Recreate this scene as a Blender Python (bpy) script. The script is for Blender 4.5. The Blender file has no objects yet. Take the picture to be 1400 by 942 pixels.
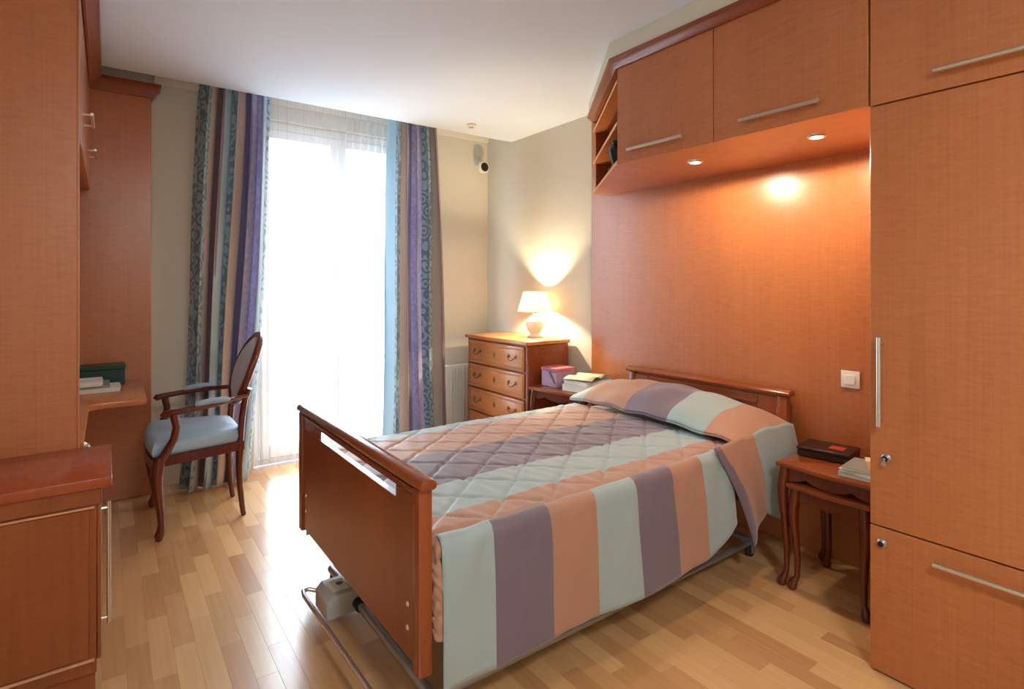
import bpy, bmesh, math, random
from mathutils import Vector, Matrix
random.seed(7)
PI = math.pi
sc = bpy.context.scene
COL = sc.collection

# ------------------------------------------------------------------ camera, world, light, exposure
CAM_H = 1.35
FPX = 758.0
YAW = math.atan2(553.0, 758.0)
cd = bpy.data.cameras.new('camera'); cam = bpy.data.objects.new('camera', cd); COL.objects.link(cam)
cam.location = (0, 0, CAM_H); cam.rotation_euler = (PI/2, 0, -YAW)
cd.sensor_fit = 'HORIZONTAL'; cd.sensor_width = 36.0; cd.lens = 36.0*FPX/1400.0
cd.shift_x = 0.0; cd.shift_y = -82.0/1400.0; cd.clip_start = 0.02
sc.camera = cam

world = bpy.data.worlds.new('overcast_sky'); sc.world = world; world.use_nodes = True
bg = world.node_tree.nodes['Background']
bg.inputs['Strength'].default_value = 16.0
wn = world.node_tree                        # overcast sky above the horizon, dimmer street below it
w_tc = wn.nodes.new('ShaderNodeTexCoord'); w_sp = wn.nodes.new('ShaderNodeSeparateXYZ'); w_cr = wn.nodes.new('ShaderNodeValToRGB'); w_mr = wn.nodes.new('ShaderNodeMapRange')
w_mr.inputs[1].default_value = -1.0; w_mr.inputs[2].default_value = 1.0
w_cr.color_ramp.elements[0].position = 0.47; w_cr.color_ramp.elements[0].color = (0.34, 0.37, 0.40, 1)
w_cr.color_ramp.elements[1].position = 0.53; w_cr.color_ramp.elements[1].color = (0.76, 0.89, 1.0, 1)
wn.links.new(w_tc.outputs['Generated'], w_sp.inputs[0]); wn.links.new(w_sp.outputs[2], w_mr.inputs[0]); wn.links.new(w_mr.outputs[0], w_cr.inputs[0]); wn.links.new(w_cr.outputs[0], bg.inputs['Color'])

pl = bpy.data.lights.new('window_daylight', 'AREA'); pl.shape = 'RECTANGLE'; pl.size = 1.28; pl.size_y = 2.55
pl.cycles.is_portal = True
po = bpy.data.objects.new('window_daylight', pl); COL.objects.link(po)
po.location = (1.5, 4.62, 1.31); po.rotation_euler = (-PI/2, 0, 0)

vs = sc.view_settings
sc.display_settings.display_device = 'sRGB'
vs.view_transform = 'Standard'; vs.look = 'None'; vs.gamma = 1.0; vs.use_curve_mapping = False
vs.exposure = 0.0
sc.cycles.use_denoising = True
sc.cycles.max_bounces = 10; sc.cycles.diffuse_bounces = 6; sc.cycles.transparent_max_bounces = 16
sc.cycles.sample_clamp_indirect = 8.0
FILL_LAMP_W = 42.0
SPOT_W = 20.0
LAMP_W = 52.0

# ------------------------------------------------------------------ materials
def new_mat(name):
    m = bpy.data.materials.new(name); m.use_nodes = True
    nt = m.node_tree; b = nt.nodes['Principled BSDF']
    return m, nt, b
def srgb(r, g, b):
    f = lambda c: (c/255/12.92 if c/255 <= 0.04045 else ((c/255+0.055)/1.055)**2.4)
    return (f(r), f(g), f(b), 1)
def N(nt, kind, **kw):
    n = nt.nodes.new(kind)
    for k, v in kw.items():
        if k.startswith('i_'): n.inputs[k[2:].replace('_', ' ')].default_value = v
        else: setattr(n, k, v)
    return n
def plain(name, col, rough=0.5, metal=0.0, noise=0.05, nscale=40.0, bump=0.0, spec=0.5):
    m, nt, b = new_mat(name)
    tc = N(nt, 'ShaderNodeTexCoord'); nz = N(nt, 'ShaderNodeTexNoise'); nz.inputs['Scale'].default_value = nscale; nz.inputs['Detail'].default_value = 3
    nt.links.new(tc.outputs['Object'], nz.inputs['Vector'])
    mix = N(nt, 'ShaderNodeMix', data_type='RGBA')
    mix.inputs[6].default_value = tuple(c*(1-noise) for c in col[:3])+(1,)
    mix.inputs[7].default_value = tuple(min(1, c*(1+noise)) for c in col[:3])+(1,)
    nt.links.new(nz.outputs['Fac'], mix.inputs[0]); nt.links.new(mix.outputs[2], b.inputs['Base Color'])
    b.inputs['Roughness'].default_value = rough; b.inputs['Metallic'].default_value = metal
    b.inputs['Specular IOR Level'].default_value = spec
    if bump:
        bp = N(nt, 'ShaderNodeBump'); bp.inputs['Strength'].default_value = bump; bp.inputs['Distance'].default_value = 0.002
        nt.links.new(nz.outputs['Fac'], bp.inputs['Height']); nt.links.new(bp.outputs['Normal'], b.inputs['Normal'])
    return m
def wood(name, dark, light, axis='z', rough=0.3, figure=0.5, coat=0.0, grain=55.0, rnd=0.25, coat_rough=0.12):
    """figured veneer: long grain along `axis`, faint ripple across it"""
    m, nt, b = new_mat(name)
    tc = N(nt, 'ShaderNodeTexCoord'); oi = N(nt, 'ShaderNodeObjectInfo')
    off = N(nt, 'ShaderNodeVectorMath', operation='SCALE'); off.inputs[0].default_value = (7, 5, 3)
    nt.links.new(oi.outputs['Random'], off.inputs['Scale'])
    add = N(nt, 'ShaderNodeVectorMath', operation='ADD')
    nt.links.new(tc.outputs['Object'], add.inputs[0]); nt.links.new(off.outputs[0], add.inputs[1])
    def noise(sc_long, sc_cross, detail, dist=0.0):
        mp = N(nt, 'ShaderNodeMapping'); s = [sc_cross]*3; s['xyz'.index(axis)] = sc_long
        mp.inputs['Scale'].default_value = s
        nz = N(nt, 'ShaderNodeTexNoise'); nz.inputs['Scale'].default_value = 1.0; nz.inputs['Detail'].default_value = detail
        nz.inputs['Distortion'].default_value = dist
        nt.links.new(add.outputs[0], mp.inputs['Vector']); nt.links.new(mp.outputs[0], nz.inputs['Vector'])
        return nz
    g = noise(1.6, grain, 4.0, 0.4)
    rp = noise(100.0, 16.0, 2.0, 0.7)
    big = noise(0.7, 3.0, 2.0)
    def mth(op, a, bb):
        n = N(nt, 'ShaderNodeMath', operation=op)
        for i, v in enumerate((a, bb)):
            if isinstance(v, (int, float)): n.inputs[i].default_value = v
            else: nt.links.new(v, n.inputs[i])
        return n.outputs[0]
    t = mth('ADD', mth('MULTIPLY', g.outputs['Fac'], 0.4), mth('MULTIPLY', rp.outputs['Fac'], figure))
    t = mth('ADD', t, mth('MULTIPLY', big.outputs['Fac'], 0.45))
    t = mth('ADD', t, mth('MULTIPLY', oi.outputs['Random'], rnd*0.4))
    t = mth('DIVIDE', t, 0.85+figure+rnd*0.4)
    cr = N(nt, 'ShaderNodeValToRGB'); cr.color_ramp.elements[0].position = 0.25; cr.color_ramp.elements[1].position = 0.75
    cr.color_ramp.elements[0].color = dark; cr.color_ramp.elements[1].color = light
    nt.links.new(t, cr.inputs[0]); nt.links.new(cr.outputs[0], b.inputs['Base Color'])
    b.inputs['Roughness'].default_value = rough; b.inputs['Coat Weight'].default_value = coat; b.inputs['Coat Roughness'].default_value = coat_rough
    return m
def emit(name, col, s):
    m, nt, b = new_mat(name); b.inputs['Base Color'].default_value = col
    b.inputs['Emission Color'].default_value = col; b.inputs['Emission Strength'].default_value = s
    return m
def fabric(name, col, weave=0.12, rough=0.55, sheen=0.35):
    m, nt, b = new_mat(name)
    tc = N(nt, 'ShaderNodeTexCoord'); nz = N(nt, 'ShaderNodeTexNoise'); nz.inputs['Scale'].default_value = 220; nz.inputs['Detail'].default_value = 2
    n2 = N(nt, 'ShaderNodeTexNoise'); n2.inputs['Scale'].default_value = 6
    nt.links.new(tc.outputs['Object'], nz.inputs['Vector']); nt.links.new(tc.outputs['Object'], n2.inputs['Vector'])
    ad = N(nt, 'ShaderNodeMath', operation='ADD'); nt.links.new(nz.outputs['Fac'], ad.inputs[0]); nt.links.new(n2.outputs['Fac'], ad.inputs[1])
    hv = N(nt, 'ShaderNodeMath', operation='MULTIPLY'); hv.inputs[1].default_value = 0.5; nt.links.new(ad.outputs[0], hv.inputs[0])
    mix = N(nt, 'ShaderNodeMix', data_type='RGBA')
    mix.inputs[6].default_value = tuple(c*(1-weave) for c in col[:3])+(1,); mix.inputs[7].default_value = tuple(min(1, c*(1+weave)) for c in col[:3])+(1,)
    nt.links.new(hv.outputs[0], mix.inputs[0]); nt.links.new(mix.outputs[2], b.inputs['Base Color'])
    b.inputs['Roughness'].default_value = rough; b.inputs['Sheen Weight'].default_value = sheen
    bp = N(nt, 'ShaderNodeBump'); bp.inputs['Strength'].default_value = 0.15; bp.inputs['Distance'].default_value = 0.001
    nt.links.new(nz.outputs['Fac'], bp.inputs['Height']); nt.links.new(bp.outputs['Normal'], b.inputs['Normal'])
    return m

M = {}
M['veneer'] = wood('orange_veneer', srgb(162, 90, 46), srgb(200, 124, 72), 'z', 0.36, 0.5, 0.75, grain=150.0, rnd=0.1, coat_rough=0.27)
M['veneer_h'] = wood('orange_veneer_flat', srgb(162, 90, 46), srgb(200, 124, 72), 'y', 0.34, 0.4, 0.25, grain=130.0, rnd=0.1)
M['cherry'] = wood('cherry_wood', srgb(112, 48, 20), srgb(158, 80, 38), 'z', 0.28, 0.15, 0.3, rnd=0.1)
M['cherry_y'] = wood('cherry_wood_rail', srgb(112, 48, 20), srgb(158, 80, 38), 'y', 0.25, 0.15, 0.35, rnd=0.1)
M['crown'] = wood('dark_crown_wood', srgb(110, 44, 20), srgb(150, 72, 34), 'y', 0.3, 0.1, 0.2, rnd=0.05)
M['mahog'] = wood('mahogany', srgb(72, 22, 10), srgb(118, 46, 22), 'z', 0.25, 0.1, 0.4, rnd=0.05)
M['chestw'] = wood('chest_fruitwood', srgb(176, 98, 46), srgb(222, 150, 84), 'y', 0.3, 0.25, 0.3, rnd=0.1)
M['edge'] = wood('pale_shelf_edging', srgb(196, 136, 96), srgb(222, 170, 130), 'y', 0.4, 0.1, 0, rnd=0.05)
M['side_dark'] = wood('sideboard_wood', srgb(120, 58, 24), srgb(162, 88, 42), 'z', 0.3, 0.3, 0.2, rnd=0.05)
M['side_top'] = wood('sideboard_top_wood', srgb(132, 52, 22), srgb(170, 78, 38), 'x', 0.26, 0.3, 0.3, rnd=0.05)
M['wall'] = plain('cream_grey_paint', srgb(216, 212, 196), 0.8, noise=0.02, nscale=8)
M['ceil'] = plain('white_ceiling_paint', srgb(220, 235, 250), 0.85, noise=0.01)
M['white'] = plain('white_lacquer', srgb(236, 236, 232), 0.35, noise=0.01)
M['plastic'] = plain('white_plastic', srgb(232, 226, 214), 0.35, noise=0.01)
M['chrome'] = plain('brushed_steel', srgb(226, 222, 216), 0.28, 1.0, noise=0.03)
M['steel'] = plain('grey_steel', srgb(170, 172, 174), 0.35, 0.7, noise=0.05)
M['brass'] = plain('aged_brass', srgb(150, 118, 70), 0.35, 1.0)
M['black'] = plain('black_plastic', srgb(22, 20, 20), 0.35)
M['grey_plastic'] = plain('grey_plastic', srgb(176, 176, 172), 0.45)
M['rubber'] = plain('dark_rubber', srgb(30, 28, 28), 0.7)
M['blue_c'] = fabric('pale_blue_cotton', srgb(154, 172, 174))
M['purple_c'] = fabric('mauve_cotton', srgb(112, 98, 112))
M['peach_c'] = fabric('peach_cotton', srgb(172, 126, 104))
M['seat_f'] = fabric('pale_blue_upholstery', srgb(150, 182, 208), 0.06)
M['back_f'] = fabric('grey_mauve_upholstery', srgb(172, 172, 192), 0.06)
M['matt'] = fabric('mattress_ticking', srgb(225, 220, 208))
M['paper'] = plain('white_paper', srgb(238, 236, 228), 0.8, noise=0.03)
M['cream_paper'] = plain('cream_paper', srgb(232, 216, 186), 0.8, noise=0.04)
M['green'] = plain('dark_green_card', srgb(18, 62, 52), 0.5)
M['pink'] = plain('mauve_card', srgb(176, 140, 170), 0.5, noise=0.25, nscale=30)
M['magenta'] = plain('rose_card', srgb(178, 92, 110), 0.5, noise=0.1)
M['darkbox'] = plain('dark_brown_card', srgb(46, 24, 20), 0.35)
M['redlabel'] = plain('red_print', srgb(190, 60, 50), 0.5)
M['magcov'] = plain('grey_cover', srgb(150, 158, 158), 0.3, noise=0.3, nscale=25)
M['ceramic'] = plain('white_ceramic', srgb(240, 234, 220), 0.2, noise=0.02)
M['drawer_dark'] = plain('drawer_shadow_wood', srgb(58, 28, 16), 0.6)
M['bulb'] = emit('warm_bulb', (1, 0.8, 0.5, 1), 18.0)
M['spot_lens'] = emit('spot_lens_glow', (1, 0.82, 0.55, 1), 60.0)
M['diffuser'] = emit('fill_lamp_diffuser', (1, 0.95, 0.88, 1), 3.0)

# lamp shade: thin translucent cloth
m, nt, b = new_mat('lampshade_cloth'); M['shade'] = m
tr = N(nt, 'ShaderNodeBsdfTranslucent'); tr.inputs[0].default_value = (1, 0.93, 0.8, 1)
b.inputs['Base Color'].default_value = (0.95, 0.9, 0.8, 1); b.inputs['Roughness'].default_value = 0.9
mx = N(nt, 'ShaderNodeMixShader'); mx.inputs[0].default_value = 0.8
nt.links.new(b.outputs[0], mx.inputs[1]); nt.links.new(tr.outputs[0], mx.inputs[2]); nt.links.new(mx.outputs[0], nt.nodes['Material Output'].inputs[0])

# window glass
m, nt, b = new_mat('window_glass'); M['glass'] = m
tp = N(nt, 'ShaderNodeBsdfTransparent'); gl = N(nt, 'ShaderNodeBsdfGlossy'); gl.inputs['Roughness'].default_value = 0.02
mx = N(nt, 'ShaderNodeMixShader'); mx.inputs[0].default_value = 0.06
nt.links.new(tp.outputs[0], mx.inputs[1]); nt.links.new(gl.outputs[0], mx.inputs[2]); nt.links.new(mx.outputs[0], nt.nodes['Material Output'].inputs[0])

# sheer voile
m, nt, b = new_mat('white_voile'); M['sheer'] = m
tp = N(nt, 'ShaderNodeBsdfTransparent'); tr = N(nt, 'ShaderNodeBsdfTranslucent'); tr.inputs[0].default_value = (0.97, 0.98, 1, 1)
df = N(nt, 'ShaderNodeBsdfDiffuse'); df.inputs[0].default_value = (0.95, 0.96, 0.98, 1)
m1 = N(nt, 'ShaderNodeMixShader'); m1.inputs[0].default_value = 0.3
nt.links.new(tr.outputs[0], m1.inputs[1]); nt.links.new(df.outputs[0], m1.inputs[2])
tc = N(nt, 'ShaderNodeTexCoord'); wv = N(nt, 'ShaderNodeTexNoise'); mp = N(nt, 'ShaderNodeMapping'); mp.inputs['Scale'].default_value = (60, 1, 0.6)
nt.links.new(tc.outputs['Object'], mp.inputs[0]); nt.links.new(mp.outputs[0], wv.inputs['Vector']); wv.inputs['Scale'].default_value = 1.0
mr = N(nt, 'ShaderNodeMapRange'); mr.inputs[3].default_value = 0.11; mr.inputs[4].default_value = 0.25
nt.links.new(wv.outputs['Fac'], mr.inputs[0])
m2 = N(nt, 'ShaderNodeMixShader'); nt.links.new(mr.outputs[0], m2.inputs[0])
nt.links.new(tp.outputs[0], m2.inputs[1]); nt.links.new(m1.outputs[0], m2.inputs[2]); nt.links.new(m2.outputs[0], nt.nodes['Material Output'].inputs[0])

# striped damask curtain (stripes follow the cloth through a UV map)
m, nt, b = new_mat('striped_damask'); M['curtain'] = m
uv = N(nt, 'ShaderNodeUVMap'); uv.uv_map = 'cloth'
sp = N(nt, 'ShaderNodeSeparateXYZ'); nt.links.new(uv.outputs[0], sp.inputs[0])
fr = N(nt, 'ShaderNodeMath', operation='FRACT'); nt.links.new(sp.outputs[0], fr.inputs[0])
def const_ramp(stops):
    cr = N(nt, 'ShaderNodeValToRGB'); r = cr.color_ramp; r.interpolation = 'CONSTANT'
    r.elements[0].position = 0; r.elements[0].color = stops[0][1]; r.elements[1].position = stops[1][0]; r.elements[1].color = stops[1][1]
    for p, c in stops[2:]:
        e = r.elements.new(p); e.color = c
    nt.links.new(fr.outputs[0], cr.inputs[0]); return cr
teal, beige, mauve, navy, lav = srgb(182, 204, 212), srgb(222, 206, 196), srgb(154, 128, 142), srgb(124, 124, 172), srgb(202, 200, 226)
ink = srgb(100, 130, 150)
sky, damask_d, lav_d = srgb(196, 222, 234), srgb(112, 142, 162), srgb(182, 178, 212)
ca = const_ramp([(0, teal), (0.17, beige), (0.27, mauve), (0.34, sky), (0.41, teal), (0.51, beige), (0.68, navy), (0.77, lav), (0.95, sky)])
cb = const_ramp([(0, ink), (0.17, beige), (0.27, mauve), (0.34, sky), (0.41, damask_d), (0.51, beige), (0.68, navy), (0.77, lav_d), (0.95, sky)])
mp = N(nt, 'ShaderNodeMapping'); mp.inputs['Scale'].default_value = (24.0, 30.0, 1)
vo = N(nt, 'ShaderNodeTexVoronoi'); vo.inputs['Scale'].default_value = 1.0; vo.inputs['Randomness'].default_value = 0.8
nt.links.new(uv.outputs[0], mp.inputs[0]); nt.links.new(mp.outputs[0], vo.inputs['Vector'])
sn = N(nt, 'ShaderNodeMath', operation='MULTIPLY'); sn.inputs[1].default_value = 17; nt.links.new(vo.outputs['Distance'], sn.inputs[0])
s2 = N(nt, 'ShaderNodeMath', operation='SINE'); nt.links.new(sn.outputs[0], s2.inputs[0])
s3 = N(nt, 'ShaderNodeMath', operation='GREATER_THAN'); s3.inputs[1].default_value = 0.05; nt.links.new(s2.outputs[0], s3.inputs[0])
s4 = N(nt, 'ShaderNodeMath', operation='MULTIPLY'); s4.inputs[1].default_value = 0.75; nt.links.new(s3.outputs[0], s4.inputs[0])
mix = N(nt, 'ShaderNodeMix', data_type='RGBA'); nt.links.new(s4.outputs[0], mix.inputs[0]); nt.links.new(ca.outputs[0], mix.inputs[6]); nt.links.new(cb.outputs[0], mix.inputs[7])
nt.links.new(mix.outputs[2], b.inputs['Base Color']); b.inputs['Roughness'].default_value = 0.55; b.inputs['Sheen Weight'].default_value = 0.3
tr = N(nt, 'ShaderNodeBsdfTranslucent'); nt.links.new(mix.outputs[2], tr.inputs[0])
mx = N(nt, 'ShaderNodeMixShader'); mx.inputs[0].default_value = 0.3
nt.links.new(b.outputs[0], mx.inputs[1]); nt.links.new(tr.outputs[0], mx.inputs[2]); nt.links.new(mx.outputs[0], nt.nodes['Material Output'].inputs[0])

# laminate strips
m, nt, b = new_mat('laminate_strip'); M['plank'] = m
oi = N(nt, 'ShaderNodeObjectInfo'); ge = N(nt, 'ShaderNodeNewGeometry')
ad = N(nt, 'ShaderNodeMath', operation='ADD'); nt.links.new(oi.outputs['Random'], ad.inputs[0]); nt.links.new(ge.outputs['Random Per Island'], ad.inputs[1])
fr = N(nt, 'ShaderNodeMath', operation='FRACT'); nt.links.new(ad.outputs[0], fr.inputs[0])
mp = N(nt, 'ShaderNodeMapping'); mp.inputs['Scale'].default_value = (70, 2.5, 1); nt.links.new(ge.outputs['Position'], mp.inputs[0])
nz = N(nt, 'ShaderNodeTexNoise'); nz.inputs['Scale'].default_value = 1; nz.inputs['Detail'].default_value = 4; nt.links.new(mp.outputs[0], nz.inputs['Vector'])
a2 = N(nt, 'ShaderNodeMath', operation='MULTIPLY'); a2.inputs[1].default_value = 0.7; nt.links.new(fr.outputs[0], a2.inputs[0])
a3 = N(nt, 'ShaderNodeMath', operation='MULTIPLY'); a3.inputs[1].default_value = 0.45; nt.links.new(nz.outputs['Fac'], a3.inputs[0])
a4 = N(nt, 'ShaderNodeMath', operation='ADD'); nt.links.new(a2.outputs[0], a4.inputs[0]); nt.links.new(a3.outputs[0], a4.inputs[1])
cr = N(nt, 'ShaderNodeValToRGB'); cr.color_ramp.elements[0].color = srgb(182, 130, 84); cr.color_ramp.elements[1].color = srgb(222, 176, 122)
cr.color_ramp.elements[0].position = 0.1; cr.color_ramp.elements[1].position = 0.95
nt.links.new(a4.outputs[0], cr.inputs[0]); nt.links.new(cr.outputs[0], b.inputs['Base Color'])
b.inputs['Roughness'].default_value = 0.27; b.inputs['Coat Weight'].default_value = 0.45; b.inputs['Coat Roughness'].default_value = 0.16

# ------------------------------------------------------------------ geometry helpers
def box(bm, x0, x1, y0, y1, z0, z1, bev=0.0, seg=1):
    vs_ = [bm.verts.new(p) for p in ((x0,y0,z0),(x1,y0,z0),(x1,y1,z0),(x0,y1,z0),(x0,y0,z1),(x1,y0,z1),(x1,y1,z1),(x0,y1,z1))]
    fs = [bm.faces.new([vs_[i] for i in q]) for q in ((3,2,1,0),(4,5,6,7),(0,1,5,4),(1,2,6,5),(2,3,7,6),(3,0,4,7))]
    if bev:
        es = list({e for f in fs for e in f.edges})
        bmesh.ops.bevel(bm, geom=es, offset=bev, segments=seg, affect='EDGES', profile=0.5)
    return bm
def B(*a, **k):
    return box(bmesh.new(), *a, **k)
def prism(bm, pts, z0, z1, axis='z', bev=0.0, seg=2):
    """extrude a 2-D outline; axis z: pts are (x,y); axis x: (y,z); axis y: (x,z)"""
    f = {'z': lambda p, h: (p[0], p[1], h), 'x': lambda p, h: (h, p[0], p[1]), 'y': lambda p, h: (p[0], h, p[1])}[axis]
    a = [bm.verts.new(f(p, z0)) for p in pts]; c = [bm.verts.new(f(p, z1)) for p in pts]
    n = len(pts); fs = [bm.faces.new(a[::-1]), bm.faces.new(c)]
    for i in range(n): fs.append(bm.faces.new((a[i], a[(i+1) % n], c[(i+1) % n], c[i])))
    bmesh.ops.recalc_face_normals(bm, faces=fs)
    if bev:
        es = [e for e in fs[0].edges]+[e for e in fs[1].edges]
        bmesh.ops.bevel(bm, geom=list(set(es)), offset=bev, segments=seg, affect='EDGES', profile=0.5)
    return bm
def tube(bm, pts, r, seg=10, flat=None, closed=False, cap=True):
    """sweep a circle (or ellipse: flat=(a,b) multipliers) along pts; r a number or list"""
    P = [Vector(p) for p in pts]; n = len(P)
    R = r if isinstance(r, (list, tuple)) else [r]*n
    rings = []; up = None
    for i in range(n):
        if closed: t = P[(i+1) % n]-P[i-1]
        else: t = P[min(i+1, n-1)]-P[max(i-1, 0)]
        t.normalize()
        if up is None:
            up = Vector((0, 0, 1)) if abs(t.z) < 0.9 else Vector((0, 1, 0))
        s = t.cross(up); s.normalize(); up = s.cross(t); up.normalize()
        fa, fb = flat if flat else (1, 1)
        rings.append([bm.verts.new(P[i]+(s*math.cos(2*PI*k/seg)*fa+up*math.sin(2*PI*k/seg)*fb)*R[i]) for k in range(seg)])
    fs = []
    for i in range(n if closed else n-1):
        a, c = rings[i], rings[(i+1) % n]
        for k in range(seg): fs.append(bm.faces.new((a[k], a[(k+1) % seg], c[(k+1) % seg], c[k])))
    if cap and not closed:
        fs.append(bm.faces.new(rings[0][::-1])); fs.append(bm.faces.new(rings[-1]))
    bmesh.ops.recalc_face_normals(bm, faces=fs)
    return bm
def lathe(bm, prof, c=(0,0,0), seg=28, axis='z', caps=True):
    """prof: (radius, height) list; axis x: height runs along -x"""
    def P(r, h, a):
        if axis == 'z': return (c[0]+r*math.cos(a), c[1]+r*math.sin(a), c[2]+h)
        if axis == 'x': return (c[0]+h, c[1]+r*math.cos(a), c[2]+r*math.sin(a))
        return (c[0]+r*math.cos(a), c[1]+h, c[2]+r*math.sin(a))
    rings = [[bm.verts.new(P(max(r, 1e-4), h, 2*PI*k/seg)) for k in range(seg)] for r, h in prof]
    fs = []
    for i in range(len(rings)-1):
        for k in range(seg): fs.append(bm.faces.new((rings[i][k], rings[i][(k+1) % seg], rings[i+1][(k+1) % seg], rings[i+1][k])))
    if caps: fs.append(bm.faces.new(rings[0][::-1])); fs.append(bm.faces.new(rings[-1]))
    bmesh.ops.recalc_face_normals(bm, faces=fs)
    return bm
def grid(bm, nu, nv, fn, mi=None, uvfn=None):
    V = [[bm.verts.new(fn(i/nu, j/nv)) for j in range(nv+1)] for i in range(nu+1)]
    lay = bm.loops.layers.uv.new('cloth') if uvfn else None
    for i in range(nu):
        for j in range(nv):
            f = bm.faces.new((V[i][j], V[i+1][j], V[i+1][j+1], V[i][j+1]))
            if mi: f.material_index = mi((i+0.5)/nu, (j+0.5)/nv)
            if lay:
                for l, (a, c) in zip(f.loops, ((i, j), (i+1, j), (i+1, j+1), (i, j+1))): l[lay].uv = uvfn(a/nu, c/nv)
    return bm
def sweep(bm, path, prof, flip=False):
    """sweep profile [(outward offset, z)] along a 2-D path with mitred corners; outward = right of travel"""
    P = [Vector(p) for p in path]; n = len(P); rings = []
    for i in range(n):
        ns = []
        if i > 0: d = (P[i]-P[i-1]).normalized(); ns.append(Vector((d.y, -d.x)))
        if i < n-1: d = (P[i+1]-P[i]).normalized(); ns.append(Vector((d.y, -d.x)))
        if len(ns) == 2:
            k = (ns[0]+ns[1]).normalized(); k = k/ max(0.3, k.dot(ns[0]))
        else: k = ns[0]
        if flip: k = -k
        rings.append([bm.verts.new((P[i].x+k.x*o, P[i].y+k.y*o, z)) for o, z in prof])
    m_ = len(prof); fs = []
    for i in range(n-1):
        for k in range(m_): fs.append(bm.faces.new((rings[i][k], rings[i][(k+1) % m_], rings[i+1][(k+1) % m_], rings[i+1][k])))
    fs.append(bm.faces.new(rings[0][::-1])); fs.append(bm.faces.new(rings[-1]))
    bmesh.ops.recalc_face_normals(bm, faces=fs)
    return bm
def wl(o):
    v = Vector((0, 0, 0))
    while o: v += o.location; o = o.parent
    return v
def obj(name, bm, mat, parent=None, label=None, thick=0.0, sub=0, sharp=40):
    me = bpy.data.meshes.new(name)
    off = wl(parent) if parent else Vector((0, 0, 0))
    if off.length: bmesh.ops.translate(bm, verts=bm.verts, vec=-off)
    bm.to_mesh(me); bm.free()
    for mm in (mat if isinstance(mat, (list, tuple)) else [mat]): me.materials.append(M[mm])
    for p in me.polygons: p.use_smooth = True
    me.set_sharp_from_angle(angle=math.radians(sharp))
    o = bpy.data.objects.new(name, me); COL.objects.link(o); o.parent = parent
    if label: o['label'] = label
    if thick:
        s = o.modifiers.new('thickness', 'SOLIDIFY'); s.thickness = thick; s.offset = 0
    if sub:
        s = o.modifiers.new('smooth', 'SUBSURF'); s.levels = sub; s.render_levels = sub
    return o
def tag(o, label, cat, group=None, kind=None):
    o['label'] = label; o['category'] = cat
    if group: o['group'] = group
    if kind: o['kind'] = kind
    return o
def thing(name, label, cat, loc=(0,0,0), group=None):
    o = bpy.data.objects.new(name, None); COL.objects.link(o); o.location = loc; o.empty_display_size = 0.1
    return tag(o, label, cat, group)
def structure(o, label, cat):
    return tag(o, label, cat, kind='structure')
def light(name, kind, parent, loc, power, col, **kw):
    l = bpy.data.lights.new(name, kind); l.energy = power; l.color = col
    for k, v in kw.items(): setattr(l, k, v)
    o = bpy.data.objects.new(name, l); COL.objects.link(o); o.parent = parent
    o.location = Vector(loc)-(wl(parent) if parent else Vector((0,0,0)))
    return o
def bar_handle(name, p, q, out, parent, r=0.0078, stand=0.028, mat='chrome'):
    """straight bar with two short stand-offs; p,q the bar ends on the face, out = outward unit vector"""
    p, q, out = Vector(p), Vector(q), Vector(out); d = (q-p).normalized(); bm = bmesh.new()
    tube(bm, [p+out*stand, q+out*stand], r, 10)
    for s in (p+d*0.02, q-d*0.02): tube(bm, [s+out*0.0005, s+out*stand], r*0.85, 8)
    return obj(name, bm, mat, parent)

# ------------------------------------------------------------------ room shell
XL, XR, YB, YF = -0.66, 2.91, 4.38, -1.2     # left wall, right wall, back wall, wall behind the camera
ZC = 2.62; ZR = 2.76; YE = 4.0               # ceiling, ceiling of the curtain recess, recess edge
WX0, WX1, WZ1 = 0.86, 2.14, 2.58             # window opening
T = 0.16

floor = structure(obj('floor', B(XL-T, XR+T, YF-T, 4.72, -0.12, -0.0125), 'side_dark'), 'light oak strip laminate floor', 'floor')
# laminate strips
SW, SL = 0.0714, 0.42
strip = bmesh.new(); box(strip, -SW/2+0.0001, SW/2-0.0001, -SL/2+0.0001, SL/2-0.0001, -0.012, 0, 0.0005)
strip_me = bpy.data.meshes.new('plank'); strip.to_mesh(strip_me); strip.free(); strip_me.materials.append(M['plank'])
def project(x, y, z):
    s, c = math.sin(YAW), math.cos(YAW); w = x*s+y*c
    if w < 0.2: return None
    return 700+FPX*(x*c-y*s)/w, 389-FPX*(z-CAM_H)/w, w
cand, rest = [], []
hidden = [(-0.7, -0.03, 2.2, 4.4), (-0.7, 0.2, 4.2, 4.4), (2.2, 2.92, -0.7, 0.82), (1.0, 2.8, 1.85, 2.6), (2.5, 2.92, 3.2, 4.4), (1.1, 2.92, 2.6, 4.4)]
x = XL; row = 0
while x < XR-0.001:
    w = min(SW, XR-x); y = YF-((row*0.61803*SL*1.0) % SL)
    while y < YB-0.001:
        y0, y1 = max(y, YF), min(y+SL, YB)
        full = (y1-y0 > SL-1e-4) and (w > SW-1e-4)
        p = project(x+w/2, (y0+y1)/2, 0)
        vis = p and -30 < p[0] < 1430 and p[1] < 975 and not any(a < x+w/2 < b_ and c < (y0+y1)/2 < d for a, b_, c, d in hidden)
        if full and vis: cand.append((p[2], x+w/2, (y0+y1)/2))
        else: rest.append((x, x+w, y0, y1))
        y += SL
    x += SW; row += 1
cand.sort()
for w_, cx_, cy_ in cand[:300]:
    o = bpy.data.objects.new('plank', strip_me); COL.objects.link(o); o.parent = floor; o.location = (cx_, cy_, 0)
bm = bmesh.new()
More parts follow.
